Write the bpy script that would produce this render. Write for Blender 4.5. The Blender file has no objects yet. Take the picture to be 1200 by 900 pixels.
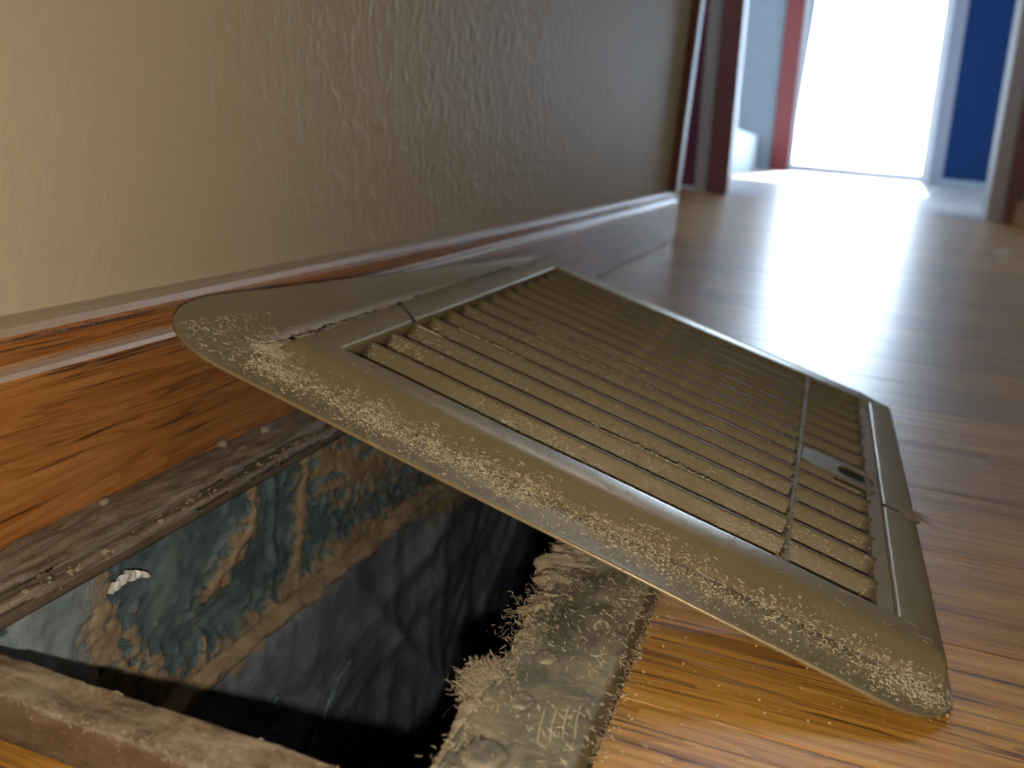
import bpy, bmesh, math, random
from mathutils import Vector, Matrix, noise
random.seed(7)
S = 0.15                                   # camera height above the floor in metres; layout below is in units of S
def W(x, y, z): return Vector((x*S, y*S, (z+1)*S))     # z = -1 is the floor
C = bpy.context.scene.collection
scene = bpy.context.scene
# ------------------------------------------------------------------ camera
cam = bpy.data.cameras.new('camera'); co = bpy.data.objects.new('camera', cam); C.objects.link(co)
cam.sensor_width = 36; cam.lens = 1030/1200*36; cam.clip_start = .005; cam.clip_end = 200
R = ((0.93987, 0.16763, -0.29756), (0.33109, -0.23345, 0.91427), (0.0838, -0.95781, -0.27491))
m = Matrix.Identity(4)
for i in range(3):
    m[i][0] = R[i][0]; m[i][1] = -R[i][1]; m[i][2] = -R[i][2]
m[2][3] = S
co.matrix_world = m
cam.dof.use_dof = True; cam.dof.focus_distance = 0.285; cam.dof.aperture_fstop = 13
scene.camera = co
# ------------------------------------------------------------------ world, sun, phone light, exposure
wd = bpy.data.worlds.new('world'); scene.world = wd; wd.use_nodes = True
bg = wd.node_tree.nodes['Background']; bg.inputs[0].default_value = (.62, .80, 1, 1); bg.inputs[1].default_value = 20.0
scene.view_settings.view_transform = 'Standard'; scene.view_settings.look = 'None'
scene.view_settings.gamma = 1; scene.view_settings.use_curve_mapping = False
scene.view_settings.exposure = 0.0
def light(name, kind, energy, col, loc, **k):
    l = bpy.data.lights.new(name, kind); l.energy = energy; l.color = col
    for a, b in k.items(): setattr(l, a, b)
    o = bpy.data.objects.new(name, l); C.objects.link(o); o.location = loc; return o
sun = light('sun', 'SUN', 14, (1, .97, .93), (0, 20, 10), angle=.01)
sun.rotation_euler = Vector((.05, 1, .48)).to_track_quat('Z', 'Y').to_euler()
dn = Vector([R[i][1] for i in range(3)]); rt = Vector([R[i][0] for i in range(3)])
lamp = light('phone_light', 'POINT', 2.75, (1, .85, .69), Vector((0, 0, S)) + dn*.115*S + rt*.01*S - Vector((0, .004, 0)), shadow_soft_size=.0022)
hall = light('hall_fill_light', 'POINT', 20, (.80, .82, 1), (.12, 2.7, 2.2), shadow_soft_size=.3)  # added fill light for the dim hallway
portal = light('door_portal', 'AREA', 1, (1, 1, 1), (.15, 9.95, 1.1), shape='RECTANGLE', size=1.6, size_y=2.2)
portal.rotation_euler = (math.radians(-90), 0, 0); portal.data.cycles.is_portal = True

# ------------------------------------------------------------------ materials
def lin(c):
    return tuple(((v/255)/12.92 if v/255 <= .04045 else ((v/255+.055)/1.055)**2.4) for v in c) + (1,)
class N:
    def __init__(s, name):
        s.m = bpy.data.materials.new(name); s.m.use_nodes = True; s.t = s.m.node_tree
        s.b = s.t.nodes['Principled BSDF']; s.tc = s.t.nodes.new('ShaderNodeTexCoord')
    def n(s, typ, ins={}, **k):
        x = s.t.nodes.new('ShaderNode'+typ)
        for a, b in k.items(): setattr(x, a, b)
        for a, b in ins.items(): s.put(x.inputs[a], b)
        return x
    def put(s, sock, v):
        if isinstance(v, bpy.types.NodeSocket): s.t.links.new(v, sock)
        else: sock.default_value = v
    def map(s, scale, rot=(0, 0, 0), src='Object', off=(0, 0, 0)):
        return s.n('Mapping', {'Vector': s.tc.outputs[src], 'Scale': scale, 'Rotation': rot, 'Location': off}).outputs[0]
    def noise(s, vec, scale, det=4, rough=.55, dist=0):
        return s.n('TexNoise', {'Vector': vec, 'Scale': scale, 'Detail': det, 'Roughness': rough, 'Distortion': dist}).outputs[0]
    def ramp(s, fac, stops, interp='LINEAR'):
        r = s.n('ValToRGB', {'Fac': fac}); e = r.color_ramp.elements; r.color_ramp.interpolation = interp
        while len(e) > 1: e.remove(e[0])
        e[0].position = stops[0][0]; e[0].color = stops[0][1]
        for p, c in stops[1:]:
            q = e.new(p); q.color = c
        return r.outputs[0]
    def mask(s, fac, a, b):
        return s.n('MapRange', {'Value': fac, 'From Min': a, 'From Max': b}).outputs[0]
    def mix(s, f, a, b, mode='MIX'):
        x = s.n('Mix', data_type='RGBA', blend_type=mode); s.put(x.inputs[0], f); s.put(x.inputs[6], a); s.put(x.inputs[7], b); return x.outputs[2]
    def math(s, op, a, b=0.):
        return s.n('Math', {0: a, 1: b}, operation=op).outputs[0]
    def bump(s, h, dist, strength=1., prev=None):
        i = {'Height': h, 'Distance': dist, 'Strength': strength}
        if prev is not None: i['Normal'] = prev
        return s.n('Bump', i).outputs[0]
    def set(s, **k):
        for a, b in k.items(): s.put(s.b.inputs[a.replace('_', ' ')], b)
        return s.m
def plain(name, rgb, rough=.6, metal=0, **k):
    x = N(name); n_ = x.noise(x.map((1, 1, 1)), 60)
    c = lin(rgb); d = tuple(v*.8 for v in c[:3])+(1,)
    return x.set(Base_Color=x.mix(n_, d, c), Roughness=rough, Metallic=metal, **k)

def oak(name, along, dark, mid, lite, rough=.32, bumpd=.0004, dusty=0.):
    x = N(name)
    sc = {'x': (5, 75, 75), 'y': (75, 5, 75)}[along]; fine = {'x': (14, 520, 520), 'y': (520, 14, 520)}[along]
    rnd = x.n('ObjectInfo').outputs['Random']
    offv = x.n('CombineXYZ', {0: x.math('MULTIPLY', rnd, 7.3), 1: x.math('MULTIPLY', rnd, 3.1), 2: rnd}).outputs[0]
    base = x.n('VectorMath', {0: x.tc.outputs['Object'], 1: offv}, operation='ADD').outputs[0]
    def mp(s_): return x.n('Mapping', {'Vector': base, 'Scale': s_}).outputs[0]
    a = x.noise(mp(sc), 1.0, 5, .6, 1.2); f_ = x.noise(mp(fine), 1.0, 3, .6, .3)
    ring = x.noise(mp(tuple(v*.45 for v in sc)), 1.5, 2, .5, 2.5)
    wv = x.math('FRACT', x.math('MULTIPLY', ring, 9.))
    g = x.math('ADD', x.math('MULTIPLY', a, .62), x.math('MULTIPLY', wv, .16)); g = x.math('ADD', g, x.math('MULTIPLY', f_, .28))
    col = x.ramp(g, [(.34, lin(dark)), (.52, lin(mid)), (.72, lin(lite))])
    pore = x.mask(f_, .40, .33)
    col = x.mix(x.math('MULTIPLY', pore, .85), col, tuple(v*.22 for v in lin(dark)[:3])+(1,))
    tone = x.math('ADD', .82, x.math('MULTIPLY', rnd, .36))
    col = x.mix(1., col, x.n('CombineColor', {0: tone, 1: tone, 2: tone}).outputs[0], 'MULTIPLY')
    if dusty:
        nz = x.n('SeparateXYZ', {0: x.n('NewGeometry').outputs['Normal']}).outputs[2]; nn = x.noise(x.map((1, 1, 1)), 700, 4, .7)
        col = x.mix(x.mask(x.math('ADD', nz, x.math('MULTIPLY', x.math('SUBTRACT', nn, .5), .8)), .34, .62), col, lin((168, 148, 124)))
    h = x.math('SUBTRACT', x.math('MULTIPLY', f_, .5), x.math('MULTIPLY', pore, .8))
    return x.set(Base_Color=col, Roughness=x.math('ADD', rough, x.math('MULTIPLY', a, .14)), Normal=x.bump(h, bumpd, .55), Coat_Weight=.4, Coat_Roughness=.3)
M = {}
M['floor'] = oak('floor_oak', 'x', (98, 64, 24), (166, 121, 50), (198, 154, 80), .30, .00035)
M['base'] = oak('baseboard_oak', 'y', (116, 70, 30), (166, 110, 54), (190, 134, 74), .34, .0003, 1.)
M['subfloor'] = plain('subfloor', (70, 48, 30), .9)

def wallmat(name, rgb):
    x = N(name); v = x.map((1, 1, .8))
    big = x.noise(v, 95, 3, .5, .6); fine = x.noise(v, 420, 3, .6)
    blob = x.n('TexVoronoi', {'Vector': v, 'Scale': 60.}, feature='SMOOTH_F1').outputs[0]
    h = x.math('ADD', x.math('MULTIPLY', x.mask(big, .45, .62), 1.), x.math('MULTIPLY', fine, .25))
    h = x.math('ADD', h, x.math('MULTIPLY', x.mask(blob, .20, .05), .8))
    c = lin(rgb); col = x.mix(x.noise(v, 12, 3), tuple(q*.9 for q in c[:3])+(1,), c)
    return x.set(Base_Color=col, Roughness=.55, Normal=x.bump(h, .0009, .27))
M['wall'] = wallmat('wall_plaster', (192, 180, 152))
M['wall_cool'] = wallmat('pale_blue_plaster', (160, 172, 182))
M['ceiling'] = wallmat('ceiling_plaster', (205, 203, 198))
M['maroon'] = plain('maroon_paint', (112, 28, 62), .5)
M['redwood'] = plain('red_stained_wood', (150, 44, 40), .4)
M['brownwood'] = plain('brown_stained_wood', (128, 82, 66), .4)
M['postwood'] = plain('dull_red_wood', (122, 66, 62), .4)
M['palewood'] = plain('pale_casing', (190, 178, 172), .5)
M['blue'] = plain('navy_paint', (0, 46, 100), .9)
M['white'] = plain('white_paint', (225, 228, 232), .4)
M['grey'] = plain('grey_paint', (140, 145, 160), .5)
M['farfloor'] = plain('pale_floor', (178, 172, 170), .28)
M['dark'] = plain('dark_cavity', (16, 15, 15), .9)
M['leaf'] = plain('leaf', (70, 150, 90), .6)
M['patio'] = plain('patio_stone', (215, 215, 212), .8)

def metal(name, rgb, rough=.36, metallic=.55, dust=.45, seed=0):
    x = N(name); at = x.n('Attribute', attribute_name='dust').outputs['Fac']; v = x.map((1, 1, 1), off=(seed, 0, 0))
    n1 = x.noise(v, 140, 5, .65, .4); n2 = x.noise(v, 1500, 3, .7); n3 = x.noise(v, 28, 3, .6)
    d = x.mask(x.math('ADD', x.math('MULTIPLY', n1, .6), x.math('MULTIPLY', n2, .4)), .60-dust*.12, .70-dust*.08)
    d = x.math('MULTIPLY', d, x.mask(n3, .38, .62))
    n4 = x.noise(x.map((.45, 1, 1)), 700, 5, .75); d2 = x.mask(x.math('ADD', at, x.math('MULTIPLY', x.math('SUBTRACT', n4, .5), 2.6)), .42, .85)
    d = x.math('MAXIMUM', d, d2)
    c = lin(rgb); col = x.mix(n3, tuple(q*.85 for q in c[:3])+(1,), tuple(q*1.12 for q in c[:3])+(1,))
    col = x.mix(x.math('MULTIPLY', d, .6), col, lin((152, 138, 110)))
    r = x.math('ADD', rough, x.math('MULTIPLY', d, .4)); r = x.math('ADD', r, x.math('MULTIPLY', n2, .06))
    me = x.math('MULTIPLY', x.math('SUBTRACT', 1., d), metallic)
    h = x.math('ADD', x.math('MULTIPLY', d, .5), x.math('MULTIPLY', n2, .12))
    return x.set(Base_Color=col, Roughness=r, Metallic=me, Normal=x.bump(h, .00025, .5))
M['cover'] = metal('cover_bronze_paint', (138, 125, 94), .30, .34, .30)
M['blade'] = metal('blade_bronze_paint', (112, 101, 75), .5, .2, .75, 3)
M['ledge'] = metal('dusty_ledge_paint', (134, 122, 102), .6, .1, 1.0, 5)
M['dust'] = plain('dust', (196, 186, 156), .95)
M['dustg'] = plain('grey_dust', (150, 138, 116), .95)

def railmat(name, base, dustc, metallic, stretch, dlo=.42, dhi=.62, sc=70):
    x = N(name); v = x.map(stretch)
    n1 = x.noise(v, sc, 6, .68, .5); n2 = x.noise(x.map((1, 1, 1)), 900, 4, .7); n3 = x.noise(x.map((1, 1, 1)), 60, 4, .6, 1)
    d = x.mask(x.math('ADD', x.math('MULTIPLY', n1, .75), x.math('MULTIPLY', n2, .25)), dlo, dhi)
    d = x.math('MULTIPLY', d, x.math('ADD', .3, x.math('MULTIPLY', x.mask(x.n('SeparateXYZ', {0: x.n('NewGeometry').outputs['Normal']}).outputs[2], .3, .8), .7)))
    c = lin(base); col = x.mix(n3, tuple(q*.55 for q in c[:3])+(1,), tuple(q*1.25 for q in c[:3])+(1,))
    col = x.mix(d, col, lin(dustc))
    sp = x.mask(n2, .66, .70); col = x.mix(x.math('MULTIPLY', sp, .7), col, lin((205, 198, 172)))
    h = x.math('ADD', x.math('MULTIPLY', n1, 1.), x.math('MULTIPLY', n2, .5))
    return x.set(Base_Color=col, Roughness=x.math('ADD', .42, x.math('MULTIPLY', d, .45)), Metallic=x.math('MULTIPLY', x.math('SUBTRACT', 1., d), metallic), Normal=x.bump(h, .0009, .6))
M['rail_r'] = railmat('dusty_galvanised', (112, 112, 98), (138, 130, 108), .5, (1, 1, 1), .40, .62)
M['rail_w'] = railmat('dusty_grey_wood', (96, 82, 68), (150, 138, 120), 0, (1.6, .16, 1.6), .40, .62, 190)
M['rail_n'] = railmat('dusty_brown_wood', (88, 72, 54), (138, 126, 104), 0, (.6, 1.5, 1.5), .40, .60, 110)

def linermat(name, c0, c1, rough):
    x = N(name)
    at = x.n('Attribute', attribute_name='dust').outputs['Fac']
    n1 = x.noise(x.map((1, 1, 1)), 240, 5, .7); n2 = x.noise(x.map((1, 1, 1)), 45, 4, .6, .8)
    d = x.mask(x.math('ADD', at, x.math('MULTIPLY', x.math('SUBTRACT', n1, .5), .9)), .35, .62)
    col = x.mix(x.mask(n2, .35, .65), lin(c0), lin(c1))
    col = x.mix(x.math('MULTIPLY', x.mask(x.noise(x.map((1, 1, 1)), 1400, 2), .64, .70), .35), col, lin((150, 160, 160)))
    col = x.mix(x.math('MULTIPLY', d, .92), col, lin((150, 132, 104)))
    h = x.math('ADD', x.math('MULTIPLY', n1, x.math('ADD', .25, d)), x.math('MULTIPLY', n2, .6))
    return x.set(Base_Color=col, Roughness=x.math('ADD', rough, x.math('MULTIPLY', d, .4)), Normal=x.bump(h, .0012, .5))
M['liner'] = linermat('blue_liner', (70, 88, 96), (108, 126, 130), .46)
M['sheet'] = linermat('black_sheet', (100, 112, 124), (134, 146, 158), .36)
M['foil'] = plain('foil', (235, 235, 230), .3, .25)
M['flap'] = linermat('flash_lit_liner_fold', (112, 128, 136), (150, 164, 168), .4)  # lighter liner colour, painting in the flash that strikes the fold
x = N('window_glass'); tr = x.n('BsdfTransparent'); gl = x.n('BsdfGlossy', {'Roughness': .02}); fr = x.n('Fresnel', {'IOR': 1.45})
mx = x.n('MixShader', {0: fr.outputs[0], 1: tr.outputs[0], 2: gl.outputs[0]}); x.t.links.new(mx.outputs[0], x.t.nodes['Material Output'].inputs[0]); M['glass'] = x.m

# ------------------------------------------------------------------ helpers
def tag(o, label=None, cat=None, group=None, kind=None):
    for k, v in (('label', label), ('category', cat), ('group', group), ('kind', kind)):
        if v: o[k] = v
    return o
def empty(name, loc=(0, 0, 0)):
    o = bpy.data.objects.new(name, None); C.objects.link(o); o.location = loc; o.empty_display_size = .02; return o
def mesh(name, verts, faces, mat, parent=None, smooth=False):
    me = bpy.data.meshes.new(name); me.from_pydata([tuple(v) for v in verts], [], faces); me.update()
    if smooth:
        for p in me.polygons: p.use_smooth = True
    me.materials.append(mat); o = bpy.data.objects.new(name, me); C.objects.link(o)
    if parent:
        o.parent = parent; o.location = -parent.location if parent.type == 'EMPTY' and not parent.get('localspace') else (0, 0, 0)
    return o
def boxbm(bm, a, b, bev=0, lean=0):
    """box from corner a to corner b, in S units"""
    v = [bm.verts.new(W(x_ - lean*(z_+1), y_, z_)) for z_ in (a[2], b[2]) for y_ in (a[1], b[1]) for x_ in (a[0], b[0])]
    f = [(0, 2, 3, 1), (4, 5, 7, 6), (0, 1, 5, 4), (2, 6, 7, 3), (0, 4, 6, 2), (1, 3, 7, 5)]
    fs = [bm.faces.new([v[i] for i in q]) for q in f]
    if bev: bmesh.ops.bevel(bm, geom=list({e for q in fs for e in q.edges}), offset=bev*S, segments=2, affect='EDGES', profile=.7)
def obj(name, boxes, mat, parent=None, bev=0, lean=0, kind=None):
    bm = bmesh.new()
    for a, b in boxes: boxbm(bm, a, b, bev, lean)
    me = bpy.data.meshes.new(name); bm.to_mesh(me); bm.free(); me.materials.append(mat)
    o = bpy.data.objects.new(name, me); C.objects.link(o)
    if parent: o.parent = parent; o.location = -parent.location
    if kind: o['kind'] = kind
    return o
def fb(p, oct=4): return noise.fractal(Vector(p), 1.0, 2.0, oct)

# ------------------------------------------------------------------ setting
XB = -1.5                    # face of the baseboard
XR = 4.0                     # right wall
YE = 9.9                     # end of the left wall
YC = 22.0                    # cross wall
YF = 64.0                    # far wall with the glass door
LE = .055                    # sideways shear with height on the far openings, fitted to the camera view
ZC = 15.0
wl = obj('wall_left', [((-2.3, -6, -4), (-1.62, YE, ZC))], M['wall'], kind='structure')
obj('wall_right', [((XR, -6, -1.4), (XR+.7, YC, ZC))], M['wall'], kind='structure')
obj('wall_rear', [((-2.3, -6.7, -1.4), (XR+.7, -6, ZC))], M['wall'], kind='structure')
obj('ceiling', [((-14, -6.7, ZC), (16, YF+1, ZC+.5))], M['ceiling'], kind='structure')
# baseboard profile extruded along the wall
prof = [(-1.62, -1.0), (-1.505, -1.0), (-1.495, -.99), (-1.497, -.60), (-1.502, -.575), (-1.513, -.566), (-1.530, -.560),
        (-1.534, -.552), (-1.533, -.508), (-1.538, -.494), (-1.556, -.481), (-1.585, -.474), (-1.62, -.472)]
ys = [-3 + (YE+3)*i/160 for i in range(161)]
vs, fs = [], []
for y in ys:
    wob = .006*noise.noise(Vector((y*.7, 0, 3)))
    for px, pz in prof: vs.append(W(px + wob, y, pz))
k = len(prof)
for i in range(160):
    for j in range(k): fs.append((i*k+j, i*k+(j+1) % k, (i+1)*k+(j+1) % k, (i+1)*k+j))
fs += [tuple(range(k))[::-1], tuple(160*k+j for j in range(k))]
bb = mesh('baseboard_left', vs, fs, M['base']); bb['kind'] = 'structure'
obj('baseboard_right', [((XR-.12, -6, -1), (XR, YC-.3, -.5))], M['base'], kind='structure')

# floor: subfloor with a hole for the duct, and the oak boards laid on it
OX0, OX1, OY0, OY1 = -1.5, -.209, .885, 3.72      # outer rectangle of the duct frame
IX0, IX1, IY0, IY1 = -1.316, -.410, .975, 3.58    # opening
tb = .13
fl = obj('floor', [((-14, -6.7, -1.4), (16, OY0+.02, -1-tb)), ((-14, OY1-.02, -1.4), (16, YC, -1-tb)), ((OX1-.02, OY0+.02, -1.4), (16, OY1-.02, -1-tb)),
                   ((-14, OY0+.02, -1.4), (OX0-.1, OY1-.02, -1-tb))], M['subfloor'], kind='structure')
bw = .5133; j0 = 1.442 - 4*bw
def board(x0, x1, y0, y1):
    g = .0012; bm = bmesh.new(); dz = random.uniform(-.0008, .0008)
    boxbm(bm, (x0+g, y0+g, -1-tb+.001), (x1-g, y1-g, -1+dz*.5))
    top = [e for e in bm.edges if all(v.co.z > -.004 for v in e.verts)]
    bmesh.ops.bevel(bm, geom=top, offset=.0003, segments=1, affect='EDGES')
    me = bpy.data.meshes.new('floor_board'); bm.to_mesh(me); bm.free(); me.materials.append(M['floor'])
    o = bpy.data.objects.new('floor_board', me); C.objects.link(o); o.parent = fl
r = 0; y = j0 - bw*6
while y < YC - .01:
    y1 = min(y + bw, YC)
    cuts = [(-1.62 if y < YE-.2 else -8.0), XR]
    # pieces clipped round the frame; one butt joint per row
    jx = random.Random(r*7+1).choice([.9, 1.7, 2.4, 3.1, -.9]) + random.Random(r).uniform(-.2, .2)
    def row(ya, yb, xa, xb):
        if yb - ya < .03: return
        if xa + .3 < jx < xb - .3: board(xa, jx, ya, yb); board(jx, xb, ya, yb)
        else: board(xa, xb, ya, yb)
    for ya, yb in ((y, min(y1, OY0)), (max(y, OY1), y1)):
        if yb > ya: row(ya, yb, cuts[0], XR)
    ya, yb = max(y, OY0), min(y1, OY1)
    if yb > ya: row(ya, yb, OX1+.004, XR)
    y = y1; r += 1
# ---------------- far end: cross wall, openings, far room
obj('trim_1', [((-1.66, YE, -1), (-1.53, YE+.25, 14)), ], M['brownwood'], kind='structure')
obj('wall_hall', [((-8.5, YE+.5, -1.4), (-8, YC, ZC))], M['wall_cool'], kind='structure')
obj('wall_hall_near', [((-8, YE-.4, -1.4), (-2.3, YE, ZC))], M['wall_cool'], kind='structure')
obj('wall_back', [((-8.5, YC, -1.4), (-4.1, YC+.6, ZC)), ((4.35, YC, -1.4), (XR+3.7, YC+.6, ZC)), ((-4.1, YC+.02, 13.2), (4.35, YC+.58, ZC))], M['wall_cool'], kind='structure')
d1 = obj('door_1', [((-4.0, YC+.1, -.9), (-2.96, YC+.35, 13))], M['maroon'], lean=LE, kind='structure')
obj('threshold', [((-4.1, YC-.15, -1.), (-2.4, YC+.5, -.93))], M['palewood'], d1, lean=LE)
obj('trim_2', [((-4.25, YC-.12, -1), (-4.0, YC+.1, 13))], M['brownwood'], lean=LE, kind='structure')
obj('trim_3', [((-2.96, YC-.1, -1), (-2.70, YC+.3, 13))], M['palewood'], lean=LE, kind='structure')
obj('trim_4', [((-2.66, YC-.25, -1), (-2.16, YC+.6, 13))], M['postwood'], lean=LE, kind='structure')
obj('trim_5', [((3.42, YC-.2, -1), (3.72, YC+.6, 13))], M['palewood'], lean=LE, kind='structure')
obj('trim_6', [((3.72, YC-.45, -1), (4.5, YC+.55, 13))], M['brownwood'], lean=LE, kind='structure')
ff = obj('floor_far', [((-14, YC, -1.4), (16, YF+1, -1))], M['farfloor'], kind='structure')
obj('wall_far_left', [((-14, YC+.6, -1.4), (-13.5, YF, ZC))], M['wall_cool'], kind='structure')
obj('wall_far_side', [((-5.2, YF-18, -1), (-4.6, YF-.4, 1.1))], M['wall_cool'], lean=LE, kind='structure')
obj('wall_far_right', [((15.5, YC+.6, -1.4), (16, YF, ZC))], M['wall_cool'], kind='structure')
obj('wall_far', [((-14, YF, -1.4), (-2.5, YF+.8, ZC)), ((6.2, YF, -1.4), (16, YF+.8, ZC)), ((-2.5, YF+.02, 12.9), (6.2, YF+.78, ZC))], M['wall_cool'], kind='structure')
obj('wall_far_panel', [((6.85, YF-.2, -.55), (15.4, YF-.02, 13))], M['blue'], kind='structure', lean=LE)
d2 = obj('door_2', [((-2.6, YF-.05, -1), (-2.3, YF+.6, 12.9)), ((5.7, YF-.05, -1), (6.2, YF+.6, 12.9)), ((-2.3, YF, -1), (5.7, YF+.5, -.45)), ((-2.3, YF, 12.3), (5.7, YF+.5, 12.9))], M['white'], lean=LE, kind='structure')
obj('pane', [((-2.3, YF+.2, -.45), (5.7, YF+.25, 12.3))], M['glass'], d2, lean=LE)
obj('trim_7', [((-3.75, YF-.35, -1), (-2.6, YF+.02, 13))], M['redwood'], lean=LE, kind='structure')
obj('trim_8', [((6.2, YF-.35, -1), (6.95, YF+.02, 13))], M['grey'], lean=LE, kind='structure')
obj('terrace', [((-60, YF+.8, -1.5), (60, YF+300, -1.05))], M['patio'], kind='structure')
# shrub outside the glass door
vs, fs = [], []
for i in range(60):
    a = random.uniform(0, 6.28); rr = random.uniform(0, .5); c = Vector((4.9+rr*math.cos(a), YF+6+rr*math.sin(a), random.uniform(-.9, 1.6)))
    u = Vector((random.gauss(0, 1), random.gauss(0, 1), random.gauss(0, 1))).normalized()*.25; v = u.orthogonal().normalized()*.1
    b = len(vs); vs += [W(*(c-u)), W(*(c+v)), W(*(c+u)), W(*(c-v))]; fs.append((b, b+1, b+2, b+3))
sh = empty('garden_shrub', W(4.9, YF+6, -1.05)); tag(sh, 'small pale green shrub outside the bright glass door', 'plant')
mesh('foliage', vs, fs, M['leaf'], sh)
obj('stem', [((4.86, YF+5.96, -1.05), (4.94, YF+6.04, 1.0))], M['brownwood'], sh)

# ------------------------------------------------------------------ frame round the duct opening
FZ = -.92
fr = empty('duct_frame', W(-.9, 1.9, -1)); tag(fr, 'dust-caked raised rectangular frame around the open floor duct beside the baseboard', 'duct frame')
def slab(name, x0, x1, y0, y1, z0, z1, mat, amp=.004, nx=10, ny=10, parent=fr, lip=None, rnd=.012):
    """rounded bar, top gridded and roughened with noise"""
    n = max(nx, 2); mm = max(ny, 2); vs = []; fs = []
    cols = []
    def pt(i, j):
        x = x0+(x1-x0)*i/n; y = y0+(y1-y0)*j/mm
        e = min(x-x0, x1-x, y-y0, y1-y); z = z1 - rnd*max(0, 1-e/rnd)**2
        z += amp*fb((x*9, y*9, 1.3), 5)
        return x, y, z
    for j in range(mm+1):
        for i in range(n+1): vs.append(W(*pt(i, j)))
    for j in range(mm):
        for i in range(n): a = j*(n+1)+i; fs.append((a, a+1, a+n+2, a+n+1))
    ring = [j0_ for j0_ in range(n+1)] + [j_*(n+1)+n for j_ in range(1, mm+1)] + [mm*(n+1)+i for i in range(n-1, -1, -1)] + [j_*(n+1) for j_ in range(mm-1, 0, -1)]
    layers = [ring]; nz = 5
    for q in range(1, nz+1):
        new = []
        for a in ring:
            v = vs[a].copy(); v.z = (W(0, 0, z1).z-.0)*(1-q/nz) + W(0, 0, z0).z*q/nz
            if q < nz: v.x += S*amp*.8*noise.noise(v*60); v.y += S*amp*.8*noise.noise(v*60+Vector((9, 0, 0)))
            new.append(len(vs)); vs.append(v)
        layers.append(new)
    for q in range(nz):
        for a in range(len(ring)):
            b = (a+1) % len(ring); fs.append((layers[q][b], layers[q][a], layers[q+1][a], layers[q+1][b]))
    fs.append(tuple(layers[-1][::-1]))
    return mesh(name, vs, fs, mat, parent, True)
rr_ = slab('rail', IX1, OX1, .2, OY1, -1.12, FZ, M['rail_r'], .006, 40, 260); rr_['label'] = 'grey galvanised rail nearest the hallway'
rw = slab('rail', OX0, IX0-.035, .2, OY1, -.962, FZ+.0, M['rail_w'], .009, 34, 300); rw['label'] = 'weathered grey rail along the baseboard'
slab('inner_lip', IX0-.034, IX0, .3, OY1, -.978, FZ-.020, M['rail_w'], .008, 12, 260)
rn = slab('rail', OX0+.01, IX1-.003, OY0, IY0, -1.12, FZ-.0, M['rail_n'], .007, 240, 26, rnd=.007); rn['label'] = 'brown dusty near rail'
slab('rail', IX0, IX1-.003, IY1, OY1, -1.12, FZ, M['rail_w'], .006, 60, 14)
# screw heads on the galvanised rail, caked over
def screw(px, py, rad, hgt, mat, name='screw_head'):
    vs, fs = [], []; n = 24; rings = 6
    for q in range(rings+1):
        t = q/rings; rr = rad*(1-t*.95); z = FZ - .004 + (hgt+.004)*math.sin(min(1, t*3)*1.57)
        for a in range(n):
            an = a/n*6.283; k2 = 1+.3*fb((px+math.cos(an)*2, py+math.sin(an)*2, q), 3)
            vs.append(W(px+rr*k2*math.cos(an), py+rr*k2*math.sin(an), z+.003*noise.noise(Vector((math.cos(an)*3, math.sin(an)*3+q*1.5, px*9)))*1.6))
    for q in range(rings):
        for a in range(n): b = (a+1) % n; fs.append((q*n+a, q*n+b, (q+1)*n+b, (q+1)*n+a))
    fs.append(tuple(range(rings*n, rings*n+n)))
    mesh(name, vs, fs, mat, fr, True)
screw(-.335, 1.375, .024, .008, M['rail_r']); screw(-.335, 1.235, .026, .007, M['rail_r']); screw(-.345, 1.085, .040, .009, M['rail_r']); screw(-.29, 1.86, .022, .006, M['rail_r'])

# dust clumps: lumpy deposits along the inner edge of the rail
def clump(name, pts, rad, mat, parent, seed=0, fuzz=0, fl_=.022):
    """a lumpy ridge of small irregular blobs with fibres, one piece of stuff"""
    rn_ = random.Random(seed); vs, fs = [], []
    ico = bmesh.new(); bmesh.ops.create_icosphere(ico, subdivisions=2, radius=1); iv = [v.co.copy() for v in ico.verts]; ifc = [[v.index for v in f.verts] for f in ico.faces]; ico.free()
    for p in pts:
        c = Vector(p[:3]); r0 = rad*p[3] if len(p) > 3 else rad
        r0 *= rn_.uniform(.55, 1.25); b = len(vs); sd = rn_.uniform(0, 50)
        for v in iv:
            k2 = 1+.55*fb((v.x*1.7+sd, v.y*1.7, v.z*1.7), 4); vs.append(W(*(c+Vector((v.x, v.y, v.z*.75))*r0*k2)))
        fs += [tuple(b+i for i in f) for f in ifc]
        for q in range(fuzz):
            d = Vector((rn_.gauss(0, 1), rn_.gauss(0, 1), rn_.gauss(0, 1))).normalized(); a = c+d*r0*.8; w_ = d.orthogonal().normalized()*.0011
            L_ = rn_.uniform(.4, 1.4)*fl_; mid = a+d*L_*.5+Vector((rn_.gauss(0, 1), rn_.gauss(0, 1), rn_.gauss(0, 1)))*L_*.18; e = a+d*L_
            b = len(vs); vs += [W(*(a-w_)), W(*(a+w_)), W(*(mid+w_)), W(*(mid-w_)), W(*e)]; fs += [(b, b+1, b+2, b+3), (b+3, b+2, b+4)]
    o = mesh(name, vs, fs, mat, parent, True); o['kind'] = 'stuff'; return o
rq = random.Random(3)
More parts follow.
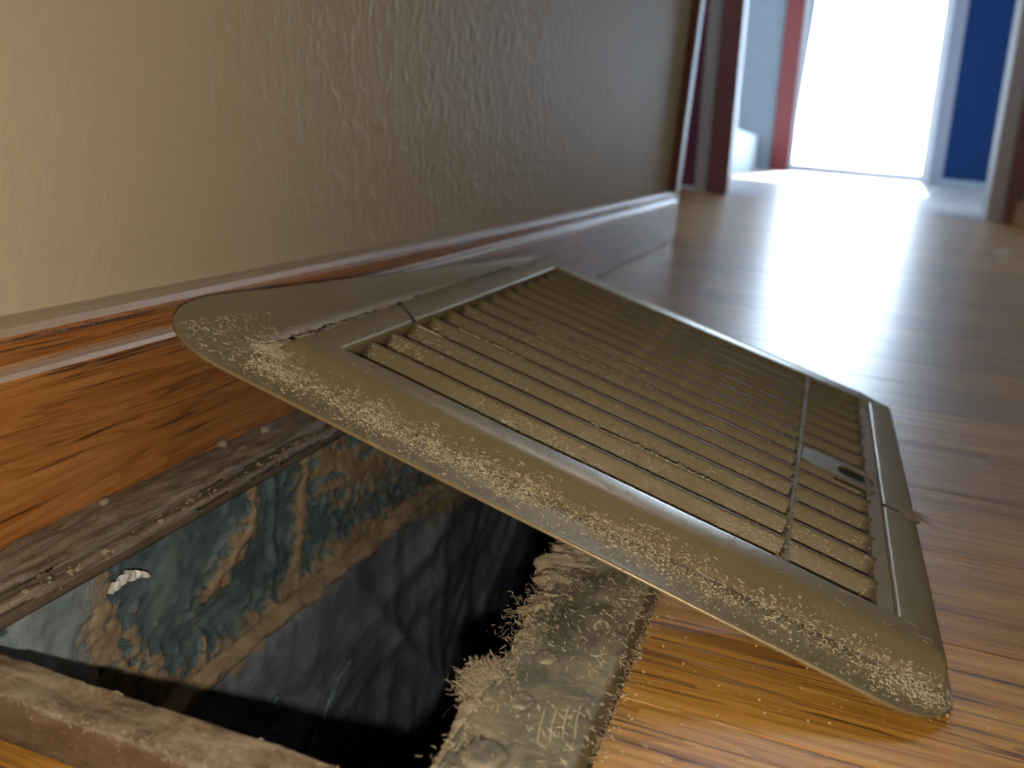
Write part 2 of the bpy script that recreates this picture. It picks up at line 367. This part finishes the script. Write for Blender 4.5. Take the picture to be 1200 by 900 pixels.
def dridge(name, y0, y1, xf, rad, mat, seed, nu=420, nv=26, amp=1.):
    vs, fs = [], []
    for j in range(nv+1):
        for i in range(nu+1):
            y = y0+(y1-y0)*i/nu; a = -.35*math.pi+j/nv*math.pi*1.35; env = math.sin(math.pi*min(1, max(0, i/nu)))**.35
            rr = rad*env*(.55+amp*1.1*max(-.3, fb((y*7, seed, 0), 3))+.55*fb((y*30, math.cos(a)*1.2, math.sin(a)*1.2+seed), 5))
            rr = max(.001, rr); vs.append(W(xf-rr*math.sin(a)*1.25, y+.25*rr*fb((y*40, a, 4), 2), FZ-.010+rr*math.cos(a)*.75-.3*rr))
    fs = [(j*(nu+1)+i, j*(nu+1)+i+1, (j+1)*(nu+1)+i+1, (j+1)*(nu+1)+i) for j in range(nv) for i in range(nu)]
    o = mesh(name, vs, fs, mat, fr, True); o['kind'] = 'stuff'; return o
dridge('dust_ridge', 1.42, 2.45, IX1+.004, .052, M['dustg'], 3)
dridge('dust_ridge', .93, 1.40, IX1+.004, .016, M['dustg'], 8, 200)
dridge('dust_ridge', 1.20, 1.35, IX1+.002, .040, M['dustg'], 11, 90)
def fuzz(name, centres, count, flen, mat, parent, seed):
    r_ = random.Random(seed); vs, fs = [], []
    for i in range(count):
        c, sp_ = r_.choice(centres); p = Vector((c[0]+r_.gauss(0, sp_[0]), c[1]+r_.gauss(0, sp_[1]), c[2]+r_.gauss(0, sp_[2])))
        d = Vector((r_.gauss(0, 1), r_.gauss(0, 1), r_.gauss(0, .8))).normalized(); st = r_.uniform(.3, 1)*flen/5; b = len(vs); cu = Vector((r_.gauss(0, 1), r_.gauss(0, 1), r_.gauss(0, 1)))*.45
        for q in range(6):
            w_ = d.orthogonal().normalized()*.00055; vs += [W(*(p-w_)), W(*(p+w_))]; p = p+d*st; d = (d+cu).normalized()
        fs += [(b+2*q, b+2*q+1, b+2*q+3, b+2*q+2) for q in range(5)]
    o = mesh(name, vs, fs, mat, parent); o['kind'] = 'stuff'; return o
fuzz('dust_ball', [((IX1-.012, 1.275, FZ-.014), (.016, .024, .012))], 2200, .028, M['dustg'], fr, 1)
fuzz('dust_fuzz', [((IX1-.02, 1.50+.09*k_, FZ-.015), (.018, .04, .014)) for k_ in range(9)]+[((IX1+.03, 1.0+.2*k_, FZ+.004), (.02, .1, .002)) for k_ in range(6)], 1800, .018, M['dustg'], fr, 2)
fuzz('dust_fuzz', [((OX1-.03, 1.0+.15*k_, FZ+.003), (.02, .08, .002)) for k_ in range(6)]+[((-.30, 1.0+.15*k_, FZ+.003), (.05, .08, .001)) for k_ in range(6)], 420, .022, M['dust'], fr, 3)
fuzz('dust_fuzz', [((OX1+.006, .9+.12*k_, -.985), (.006, .06, .012)) for k_ in range(9)], 900, .018, M['dustg'], fr, 4)
fuzz('dust_fuzz', [((-1.4+.1*k_, OY0+.004, FZ+.001), (.06, .006, .003)) for k_ in range(10)], 700, .014, M['dustg'], fr, 6)
# pale scratches rubbed into the galvanised rail
vs, fs = [], []
def stroke(pts_, w_=.0009):
    b = len(vs)
    for q, p in enumerate(pts_):
        n_ = Vector(pts_[min(q+1, len(pts_)-1)])-Vector(pts_[max(q-1, 0)]); n_ = Vector((-n_.y, n_.x)).normalized()*w_
        for sg, h in ((-1, .002), (1, .002)): vs.append(W(p[0]+sg*n_.x, p[1]+sg*n_.y, FZ+h+.005))
    for q in range(len(pts_)-1): a = b+2*q; fs.append((a, a+1, a+3, a+2))
for k_ in range(4):
    x_, y_ = -.292+.017*k_, 1.175+.012*k_; stroke([(x_, y_+.05), (x_+.006, y_), (x_+.014, y_-.035)])
stroke([(-.268+.013*math.cos(q*.5), 1.52+.022*math.sin(q*.5)) for q in range(9)], .0022)
rr2 = random.Random(5)
for k_ in range(60):
    x_, y_ = rr2.uniform(-.32, -.23), rr2.uniform(1.0, 1.8); a = rr2.uniform(-.6, .9); l_ = rr2.uniform(.008, .03); stroke([(x_, y_), (x_+l_*.5*math.cos(a), y_+l_*.5*math.sin(a)+.002), (x_+l_*math.cos(a), y_+l_*math.sin(a))], .0006)
sc_ = mesh('scratch', vs, fs, M['dust'], fr); sc_['kind'] = 'stuff'
rq = random.Random(31)
pts = [(rq.uniform(IX1, IX1+.05)*1.0, rq.uniform(.9, 2.2), FZ+.002, rq.uniform(.2, .6)) for i in range(200)]
pts += [(rq.uniform(OX1-.03, OX1), rq.uniform(.9, 2.0), FZ-.004, rq.uniform(.2, .7)) for i in range(120)]
clump('dust_crumbs', pts, .006, M['dustg'], fr, 5, 2, .014)
pts = [(rq.uniform(IX0-.05, IX0-.005), rq.uniform(.95, 2.9), FZ-.022+rq.uniform(-.02, .004), rq.uniform(.3, 1)) for i in range(420)]
pts += [(-.84 + rq.uniform(-.5, .4), IY0+rq.uniform(-.012, -.004), FZ-.003, rq.uniform(.1, .35)) for i in range(26)]
clump('dust_crumbs', pts, .008, M['dustg'], fr, 6, 1, .012)
clump('paint_chip', [(-1.47, 1.95, FZ+.012, 1), (-1.462, 1.5, FZ+.01, 1), (-1.46, 2.35, FZ+.008, .8), (-1.45, 2.12, FZ+.008, .7)], .020, M['dustg'], fr, 8)

# ------------------------------------------------------------------ duct below
du = empty('air_duct', W(-.9, 1.9, -3.6)); tag(du, 'open floor air duct lined with blue and black crinkled insulation inside the dusty frame', 'air duct')
def seg(p, a, b):
    d = b-a; t = max(0, min(1, (p-a).dot(d)/d.dot(d))); return (p-a-d*t).length
lines = [([(1.34, -1.02), (1.36, -1.15), (1.45, -1.31), (1.6, -1.46), (1.73, -1.49), (2.17, -1.44), (2.6, -1.43), (3.5, -1.60)], .055),
         ([(2.24, -.95), (2.21, -1.15), (2.17, -1.44)], .045), ([(1.93, -1.0), (1.92, -1.12), (1.84, -1.20), (1.75, -1.25)], .038),
         ([(2.35, -1.05), (2.55, -1.18), (2.9, -1.2), (3.4, -1.3)], .12), ([(1.05, -.95), (1.5, -.97), (2.3, -.95)], .02), ([(1.72, -1.38), (1.72, -1.49)], .02)]
lv = [([Vector(q) for q in l], w_) for l, w_ in lines]
def dustval(y, z):
    p = Vector((y, z)); best = 0; wob = 1+.7*fb((y*9, z*9, 5), 4)+1.5*fb((y*26, z*26, 8), 3)
    for l, w_ in lv:
        d = min(seg(p, l[i], l[i+1]) for i in range(len(l)-1)); best = max(best, 1-d/(w_*1.5*max(.15, wob)))
    return max(0, min(1, best))
def grid(name, f, nu, nv, mat, parent, dustf=None):
    vs = []; dv = []
    for j in range(nv+1):
        for i in range(nu+1):
            p, d = f(i/nu, j/nv); vs.append(W(*p)); dv.append(d)
    fs = [(j*(nu+1)+i, j*(nu+1)+i+1, (j+1)*(nu+1)+i+1, (j+1)*(nu+1)+i) for j in range(nv) for i in range(nu)]
    o = mesh(name, vs, fs, mat, parent, True)
    at = o.data.attributes.new('dust', 'FLOAT', 'POINT'); at.data.foreach_set('value', dv); return o
def crease(y, z, n=14, seed=1):
    r_ = random.Random(seed); h = 0
    for i in range(n):
        a = r_.uniform(-1.1, 1.1)+(1.57 if i % 3 == 0 else .9); o_ = Vector((r_.uniform(1.2, 4.4), r_.uniform(-3.2, -1.5)))
        d = (y-o_.x)*math.sin(a)-(z-o_.y)*math.cos(a); al = (y-o_.x)*math.cos(a)+(z-o_.y)*math.sin(a)
        w_ = r_.uniform(.05, .12); h += r_.uniform(.012, .03)*max(0, 1-abs(d)/w_)*max(0, 1-abs(al)/r_.uniform(.6, 1.4))
    return h
def upper(u, v):
    y = .985+u*2.85; z = -.968-v*.54; d = dustval(y, z)
    x = -1.375+.020*fb((y*3.5, z*5, 0), 4)+.006*math.sin(z*40+6*noise.noise(Vector((y*3, z, 0))))*max(0, noise.noise(Vector((y*2, z*2, 4)))) + .022*d
    x += .012*max(0, 1-abs(y-2.05)/.03) + .10*max(0, (1.36-y)/.4)**1.4*max(0, 1-abs(z+1.2)/.5)
    return (min(x, IX0-.004), y, z), d
grid('liner', upper, 380, 110, M['liner'], du)
def lower(u, v):
    y = .985+u*4.5; z = -1.47-v*2.3; d = dustval(y, z) if z > -1.75 else 0
    top = max(0, 1-(abs(z+1.47))/.06)
    x = -1.345 + crease(y, z, 26) + .03*fb((y*1.6, z*1.6, 7), 3) - .03*top + .015*d
    dip = .12*max(0, (1.6-y)/.5)
    return (x, y, z-dip*(1-v)), d
ls = grid('sheet', lower, 300, 170, M['sheet'], du); ls['label'] = 'black crinkled plastic sheet'
def ledge(u, v):
    y = 1.35+u*3.0; z = -1.47+.02*noise.noise(Vector((y*4, 0, 0)))
    a = v*math.pi; wob = .028*(1+.6*fb((y*8, v*3, 2), 4)); return (-1.35+wob*math.sin(a)*1.4, y, z+wob*math.cos(a)), 1.
grid('dust_ledge', ledge, 260, 12, M['sheet'], du)
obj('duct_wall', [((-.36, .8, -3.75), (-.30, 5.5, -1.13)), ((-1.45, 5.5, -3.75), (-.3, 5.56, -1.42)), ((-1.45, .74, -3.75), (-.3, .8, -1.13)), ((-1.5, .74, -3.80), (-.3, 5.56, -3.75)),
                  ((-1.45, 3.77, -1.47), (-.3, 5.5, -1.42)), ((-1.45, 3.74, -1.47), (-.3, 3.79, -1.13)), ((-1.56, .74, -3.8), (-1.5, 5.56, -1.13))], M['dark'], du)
# bits on the liner
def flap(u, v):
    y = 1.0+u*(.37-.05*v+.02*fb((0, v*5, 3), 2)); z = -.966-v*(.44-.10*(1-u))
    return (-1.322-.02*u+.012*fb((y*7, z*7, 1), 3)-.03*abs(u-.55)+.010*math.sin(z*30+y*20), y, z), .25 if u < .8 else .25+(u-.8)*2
lf = grid('liner_fold', flap, 70, 60, M['flap'], du); lf['label'] = 'bulging fold of the liner, flash light painted in as pale blue'
def scrap(name, cy, cz, ly, lz, rot, mat, x=-1.33, seed=0, label=None):
    rs = random.Random(seed); n = 14; vs = [];
    for layer in (0, .006):
        for i in range(n):
            t = i/(n-1); w_ = lz*(math.sin(t*3.14)**.6+.1)*rs.uniform(.6, 1.2); a = (t-.5)*ly
            for sg in (-1, 1):
                yy = a*math.cos(rot)-sg*w_*math.sin(rot); zz = a*math.sin(rot)+sg*w_*math.cos(rot)+.02*math.sin(t*3)
                vs.append(W(x+layer+.012*rs.random(), cy+yy, cz+zz))
    fs = []
    for i in range(n-1):
        a = 2*i; fs += [(a, a+1, a+3, a+2), (2*n+a, 2*n+a+2, 2*n+a+3, 2*n+a+1), (a, a+2, 2*n+a+2, 2*n+a), (a+1, 2*n+a+1, 2*n+a+3, a+3)]
    fs += [(0, 2*n, 2*n+1, 1), (2*n-2, 2*n-1, 4*n-1, 4*n-2)]
    o = mesh(name, vs, fs, mat, du);
    if label: o['label'] = label
scrap('foil_scrap', 1.42, -1.05, .13, .012, -.15, M['foil'], -1.335, 1, 'torn strip of shiny foil')
scrap('tape_strip', 2.2, -1.98, .5, .014, .75, M['liner'], -1.29, 2)
scrap('tape_strip', 1.93, -1.78, .22, .02, 1.4, M['liner'], -1.29, 3)

# ------------------------------------------------------------------ the tilted register cover
L, Wd = 1.4055, 1.8109
P0 = Vector((-1.0581, 1.8824, -.5500))
th = .2648
cr = Matrix.Rotation(th, 3, 'Y') @ Matrix.Rotation(-.0051, 3, 'Z')
cv = empty('register_cover', W(*P0)); cv.rotation_euler = cr.to_euler(); cv['localspace'] = 1
tag(cv, 'bronze painted slatted metal vent cover lying tilted across the open duct, rim coated in lint', 'vent cover')
del cv['localspace']
def lm(name, verts, faces, mat, smooth=False):
    me = bpy.data.meshes.new(name); me.from_pydata([(v[0]*S, v[1]*S, v[2]*S) for v in verts], [], faces); me.update()
    if smooth:
        for p in me.polygons: p.use_smooth = True
    me.materials.append(mat); o = bpy.data.objects.new(name, me); C.objects.link(o); o.parent = cv; return o
# rings: (near, right, far, left) outward offsets, height n, corner radii (NL, NR, FR, FL)
HR = -.0425
rings = [((.0, .0, .0, .0), -.075, .002), ((.0, .0, .0, .0), -.006, .002), ((.004, .004, .004, .004), -.001, .004), ((.012, .010, .012, .012), 0, .006),
         ((.045, .04, .045, .05), .0005, .008), ((.066, .07, .066, .075), 0, .01), ((.083, .090, .083, .092), -.003, .010), ((.097, .099, .097, .101), -.0085, .011), ((.109, .104, .109, .106), -.016, .012),
         ((.135, .107, .135, .115), -.032, .014), ((.153, .108, .153, .120), -.037, .016), ((.160, .110, .160, .128), HR-.005, .018), ((.165, .112, .166, .133), HR, .02),
         ((.22, .116, .22, .22), HR+.001, (.10, .08, .08, .08)), ((.285, .117, .285, .395), HR, (.26, .13, .13, .13)), ((.297, .119, .297, .412), HR+.003, (.28, .14, .14, .14)),
         ((.3025, .120, .3025, .419), HR+.002, (.29, .15, .15, .15)), ((.304, .121, .304, .421), HR-.004, (.29, .15, .15, .15)), ((.300, .119, .300, .417), HR-.006, (.29, .15, .15, .15)), ((.16, .106, .16, .13), HR-.007, .03),
         ((.13, .100, .13, .112), -.044, .02), ((.09, .09, .09, .09), -.012, .01), ((.01, .01, .01, .01), -.012, .003), ((.006, .006, .006, .006), -.075, .002)]
NE, NC = 46, 9
def ringpts(off, h, rad):
    n_, r_, f_, l_ = off
    if not isinstance(rad, tuple): rad = (rad,)*4
    x0, x1, y0, y1 = -l_, L+r_, -n_, Wd+f_
    out = []
    cs = [(x0, y0, 1, 1, rad[0], 180), (x1, y0, -1, 1, rad[1], 270), (x1, y1, -1, -1, rad[2], 0), (x0, y1, 1, -1, rad[3], 90)]
    for q in range(4):
        cx, cy, sx, sy, rd, a0 = cs[q]
        for i in range(NC):
            a = math.radians(a0+90*i/(NC-1)); out.append((cx+sx*rd+rd*math.cos(a), cy+sy*rd+rd*math.sin(a)))
        nx = cs[(q+1) % 4]; a1 = math.radians(nx[5]); p0 = out[-1]; p1 = (nx[0]+nx[2]*nx[4]+nx[4]*math.cos(a1), nx[1]+nx[3]*nx[4]+nx[4]*math.sin(a1))
        for i in range(1, NE): t = i/NE; out.append((p0[0]+(p1[0]-p0[0])*t, p0[1]+(p1[1]-p0[1])*t))
    res = []
    for a, b in out:
        if a < -.13:
            k_ = max(0., min(.93, (b-.02)*.122/.29)); a = -.13+(a+.13)*(1-k_); h2 = h
        else: h2 = h
        res.append((a, b, h2+.0016*noise.noise(Vector((a*3, b*3, h*4)))))
    return res
vs, fs = [], []
for off, h, rad in rings: vs += ringpts(off, h, rad)
n = 4*(NC+NE-1)
for q in range(len(rings)-1):
    for a in range(n): b = (a+1) % n; fs.append((q*n+a, (q+1)*n+a, (q+1)*n+b, q*n+b))
q = len(rings)-1
for a in range(n): b = (a+1) % n; fs.append((q*n+a, a, b, q*n+b))
frm = lm('rim_frame', vs, fs, M['cover'], True)
dv = []
for x_, y_, z_ in vs:
    o_ = -y_; d = max(0, 1-abs(o_-.185)/.095)*(.55+.5*fb((x_*4, 0, 2), 4)) if -.1 < x_ < L+.12 else max(0, 1-math.hypot(x_+.14, y_+.19)/.14)*.5
    if z_ > -.02: d = 0
    dv.append(max(0, d))
at_ = frm.data.attributes.new('dust', 'FLOAT', 'POINT'); at_.data.foreach_set('value', dv)
# louvre blades: slanted, bottom edge towards the camera side
NB = 14; pt_ = Wd/NB
def blade_mesh():
    prof = [(0, -.004), (-.004, -.010), (-.014, -.030), (-.024, -.052), (-.030, -.070), (-.026, -.071), (-.020, -.053), (-.010, -.030), (.0005, -.010), (.004, -.0035)]
    xs = [.006+(1.372-.006)*i/60 for i in range(61)]; vs = []; fs = []; k = len(prof)
    for x_ in xs:
        for a, b in prof: vs.append((x_*S, (a+.0012*noise.noise(Vector((x_*5, 0, 0))))*S, b*S))
    for i in range(60):
        for j in range(k): fs.append((i*k+j, i*k+(j+1) % k, (i+1)*k+(j+1) % k, (i+1)*k+j))
    fs += [tuple(range(k))[::-1], tuple(60*k+j for j in range(k))]
    me = bpy.data.meshes.new('louver_blade'); me.from_pydata(vs, [], fs); me.update()
    for p in me.polygons: p.use_smooth = len(p.vertices) == 4
    me.materials.append(M['blade']); return me
bmh = blade_mesh()
for i in range(NB-0):
    o = bpy.data.objects.new('louver_blade', bmh); C.objects.link(o); o.parent = cv; o.location = (0, (i+1)*pt_*S-.006*S, 0)
def lbox(name, a, b, mat, parts=1):
    v = [(x_, y_, z_) for z_ in (a[2], b[2]) for y_ in (a[1], b[1]) for x_ in (a[0], b[0])]
    return lm(name, v, [(0, 2, 3, 1), (4, 5, 7, 6), (0, 1, 5, 4), (2, 6, 7, 3), (0, 4, 6, 2), (1, 3, 7, 5)], mat)
lbox('cross_bar', (1.149, .002, -.07), (1.160, Wd-.002, -.0015), M['blade'])
lbox('side_ledge', (1.366, .0, -.075), (1.4045, Wd, -.010), M['ledge'])
# lever plate with an oval slot
cx, cy, ax, ay = 1.333, .815, .056, .058; x0, x1, y0, y1 = 1.165, 1.392, .745, .885; vs, fs = [], []; K = 40
for h in (-.004, -.012):
    for i in range(K):
        a = i/K*6.283; vs.append((cx+ax*math.cos(a), cy+ay*math.sin(a), h))
    for i in range(K):
        a = i/K*6.283; dx, dy = math.cos(a), math.sin(a)
        t = min(((x1-cx) if dx > 0 else (cx-x0))/max(1e-6, abs(dx)), ((y1-cy) if dy > 0 else (cy-y0))/max(1e-6, abs(dy))); vs.append((cx+dx*t, cy+dy*t, h))
for i in range(K):
    j = (i+1) % K; fs += [(i, K+i, K+j, j), (2*K+i, 2*K+j, 3*K+j, 3*K+i), (i, j, 2*K+j, 2*K+i), (K+i, 3*K+i, 3*K+j, K+j)]
lp = lm('lever_plate', vs, fs, M['blade']); lp['label'] = 'flat plate with a dark oval lever hole'
lbox('slot_shade', (1.27, .75, -.02), (1.364, .88, -.0125), M['dark'])  # dark block under the oval slot, standing in for the shade inside
# mitre seams scored across the frame and lint packed along them
def flakes(name, gen, count, mat, seed, smin=.003, smax=.009, fibre=.4, flen=(.01, .03)):
    r_ = random.Random(seed); vs, fs = [], []
    for i in range(count):
        x_, y_, z_ = gen(r_); a = r_.uniform(0, 6.283); s_ = r_.uniform(smin, smax)*(1 if r_.random() < .9 else 1.8); b = len(vs)
        if r_.random() < fibre:
            l_ = r_.uniform(*flen); w_ = .0006; px, py, pz = x_, y_, z_+.002; cu = r_.gauss(0, .45); up = r_.uniform(0, .0045)
            for q in range(5):
                t = q/4; vs += [(px-w_*math.sin(a), py+w_*math.cos(a), pz+up*math.sin(t*3.14)), (px+w_*math.sin(a), py-w_*math.cos(a), pz+.0012+up*math.sin(t*3.14))]
                px += math.cos(a)*l_/4; py += math.sin(a)*l_/4; a += cu*.5
            fs += [(b+2*q, b+2*q+1, b+2*q+3, b+2*q+2) for q in range(4)]
        else:
            n_ = 5; h = s_*r_.uniform(.15, .6)
            for q in range(n_):
                an = a+q/n_*6.283; rr = s_*r_.uniform(.4, 1); vs.append((x_+rr*math.cos(an), y_+rr*math.sin(an)*.7, z_))
            vs.append((x_, y_, z_+h)); fs += [(b+q, b+(q+1) % n_, b+n_) for q in range(n_)]
    o = lm(name, vs, fs, mat); o['kind'] = 'stuff'; return o
def hsurf(off):      # height of the near side profile at outward offset
    pr = [(r_[0][0], r_[1]) for r_ in rings[3:17]]
    for (a, ha), (b, hb) in zip(pr, pr[1:]):
        if a <= off <= b: return ha+(hb-ha)*(off-a)/max(1e-6, b-a)
    return HR
def g_lip(r_):
    while True:
        x_ = r_.uniform(-.12, L+.1); o_ = r_.gauss(.190, .034)
        den = .35+.65*max(0, min(1, .55+1.3*fb((x_*4, 0, 2), 4)))
        if r_.random() < den and .125 < o_ < .296: return x_, -o_, hsurf(o_)
flakes('lint', g_lip, 11000, M['dust'], 1, .0009, .0040, .07, (.006, .014))
def g_groove(r_):
    x_ = r_.uniform(-.1, L+.08); o_ = .163+r_.gauss(0, .005); return x_, -o_, hsurf(o_)
flakes('lint', g_groove, 1600, M['dust'], 2, .001, .0038, .2, (.006, .016))
def g_slope(r_):
    while True:
        x_ = r_.uniform(-.08, L+.05); o_ = r_.uniform(.11, .16)
        if r_.random() < max(.05, .3+1.2*fb((x_*6, 3, 2), 4)): return x_, -o_, hsurf(o_)
flakes('lint', g_slope, 900, M['dust'], 3, .0010, .003, .35, (.005, .014))
def g_wide(r_): o_ = r_.uniform(.15, .295); return r_.uniform(-.25, L+.12), -o_, HR+.001
flakes('lint', g_wide, 900, M['dust'], 33, .001, .0034, .1, (.005, .012))
def g_left(r_):
    while True:
        x_ = -r_.uniform(.13, .34); y_ = r_.gauss(-.12, .10); 
        if -.27 < y_ < .25 and (x_+.1)**2*3+(y_+.15)**2 < .16 and math.hypot(x_+.12, y_+.05) < .27: return x_, y_, HR+.001
flakes('lint', g_left, 330, M['dust'], 4, .0018, .005, .3, (.01, .02))
def g_seam(r_):
    y_ = r_.uniform(-.12, 1.2) if r_.random() < .7 else r_.gauss(.42, .02); return -.107+r_.gauss(0, .005)+.004*noise.noise(Vector((y_*30, 0, 0))), y_, -.012
flakes('lint', g_seam, 800, M['dustg'], 5, .002, .007, .3, (.01, .02))
def g_corner(r_): return -.105+r_.gauss(0, .018), -.13+r_.gauss(0, .02), -.034+r_.uniform(-.004, .010)
flakes('lint', g_corner, 500, M['dust'], 6, .002, .006, .4, (.01, .03))
def g_blade(r_):
    while True:
        i = r_.choice([0, 0, 0, 1, 1, 1, 2, 2, 3, 3, 4, 5, 6, 7]); x_ = r_.uniform(.02, 1.36); u_ = r_.random()
        den = .25+1.3*fb((x_*3, i*1.7, 9), 3)+(.5 if x_ < .12 and i < 4 else 0)+(.5 if 1.0 < x_ < 1.15 else 0)
        if r_.random() < den: return x_, (i+1)*pt_-.006-.004-.022*u_-.0035, -.010-.046*u_
flakes('lint', g_blade, 5200, M['dust'], 7, .0010, .0034, .35, (.005, .016))
def g_bar(r_):
    if r_.random() < .5: return 1.152+r_.gauss(0, .006), r_.uniform(0, Wd), -.002
    return 1.378+r_.gauss(0, .008), r_.uniform(0, Wd), -.015
flakes('lint', g_bar, 900, M['dustg'], 8, .002, .006, .3, (.008, .018))
def g_top(r_): return (r_.uniform(-.09, 0), r_.uniform(-.08, 1.3), .001) if r_.random() < .5 else (r_.uniform(-.09, L+.1), -r_.uniform(.0, .1)+0, -.001)
flakes('lint', g_top, 160, M['dustg'], 9, .001, .003, .75, (.01, .035))
def g_ridge(r_):
    k_ = r_.choice([(3, .10, .32), (1, .62, .98), (5, .25, .7), (2, .02, .10), (6, .2, .6)]); x_ = r_.uniform(k_[1], k_[2]); return x_, (k_[0]+1)*pt_-.006+r_.gauss(0, .002), -.003
flakes('lint', g_ridge, 900, M['dust'], 10, .002, .005, .2, (.008, .015))
def g_notch(r_): return L+.09+r_.gauss(0, .015), .66+r_.gauss(0, .018), .002
flakes('lint', g_notch, 120, M['dustg'], 11, .003, .008, .6, (.015, .06))
# score lines across the side frames
for (a, b, w_) in (((-.104, .50), (.0, .40), .004), ((L+.0, .66), (L+.104, .64), .003)):
    dx, dy = b[0]-a[0], b[1]-a[1]; l_ = math.hypot(dx, dy); nx_, ny_ = -dy/l_*w_, dx/l_*w_; vs = []
    for h in (-.004, .0022):
        for (px, py) in (a, b):
            for sg in (-1, 1): vs.append((px+sg*nx_, py+sg*ny_, h-(.012 if abs(px) > .1 and px < 0 and h < 0 else 0)))
    lm('seam', vs, [(0, 1, 3, 2), (4, 6, 7, 5), (0, 4, 5, 1), (2, 3, 7, 6), (0, 2, 6, 4), (1, 5, 7, 3)], M['dark'])

# shadow gap drawn as a ragged dark strip along the left side frame's foot
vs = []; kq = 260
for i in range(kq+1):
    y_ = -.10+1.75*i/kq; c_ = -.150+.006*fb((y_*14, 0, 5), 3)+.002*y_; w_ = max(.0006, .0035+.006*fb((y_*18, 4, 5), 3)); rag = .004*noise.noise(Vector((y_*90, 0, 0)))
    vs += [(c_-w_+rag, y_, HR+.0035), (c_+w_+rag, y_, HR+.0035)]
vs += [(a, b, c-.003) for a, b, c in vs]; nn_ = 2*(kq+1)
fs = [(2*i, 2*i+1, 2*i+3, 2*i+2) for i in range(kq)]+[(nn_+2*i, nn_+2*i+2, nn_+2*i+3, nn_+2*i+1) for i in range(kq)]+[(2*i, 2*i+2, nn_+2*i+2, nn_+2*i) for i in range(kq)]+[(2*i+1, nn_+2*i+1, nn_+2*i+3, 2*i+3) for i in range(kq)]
lm('shadow_gap_strip', vs, fs, M['dark'])
def g_shadow_gap(r_): y_ = r_.uniform(-.1, 1.3); return -.150+.006*fb((y_*14, 0, 5), 3)+r_.gauss(.0, .007), y_, HR+.002
flakes('lint', g_shadow_gap, 420, M['dustg'], 44, .002, .006, .2, (.008, .016))

# loose grit on the oak floor
r_ = random.Random(21); vs, fs = [], []
for i in range(420):
    x_ = r_.uniform(-.17, 1.1); y_ = r_.uniform(.95, 2.3)
    if r_.random() < .4: x_ = -.205+abs(r_.gauss(0, .02))
    s_ = r_.uniform(.0015, .0045); b = len(vs); a = r_.uniform(0, 6)
    vs += [W(x_+s_*math.cos(a+q*1.57)*r_.uniform(.5, 1), y_+s_*math.sin(a+q*1.57)*r_.uniform(.5, 1), -.9985) for q in range(4)]+[W(x_, y_, -.9985+s_*.8)]
    fs += [(b+q, b+(q+1) % 4, b+4) for q in range(4)]
g = mesh('floor_grit', vs, fs, M['dust']); tag(g, 'pale grit specks scattered on the oak floor', 'grit', kind='stuff')
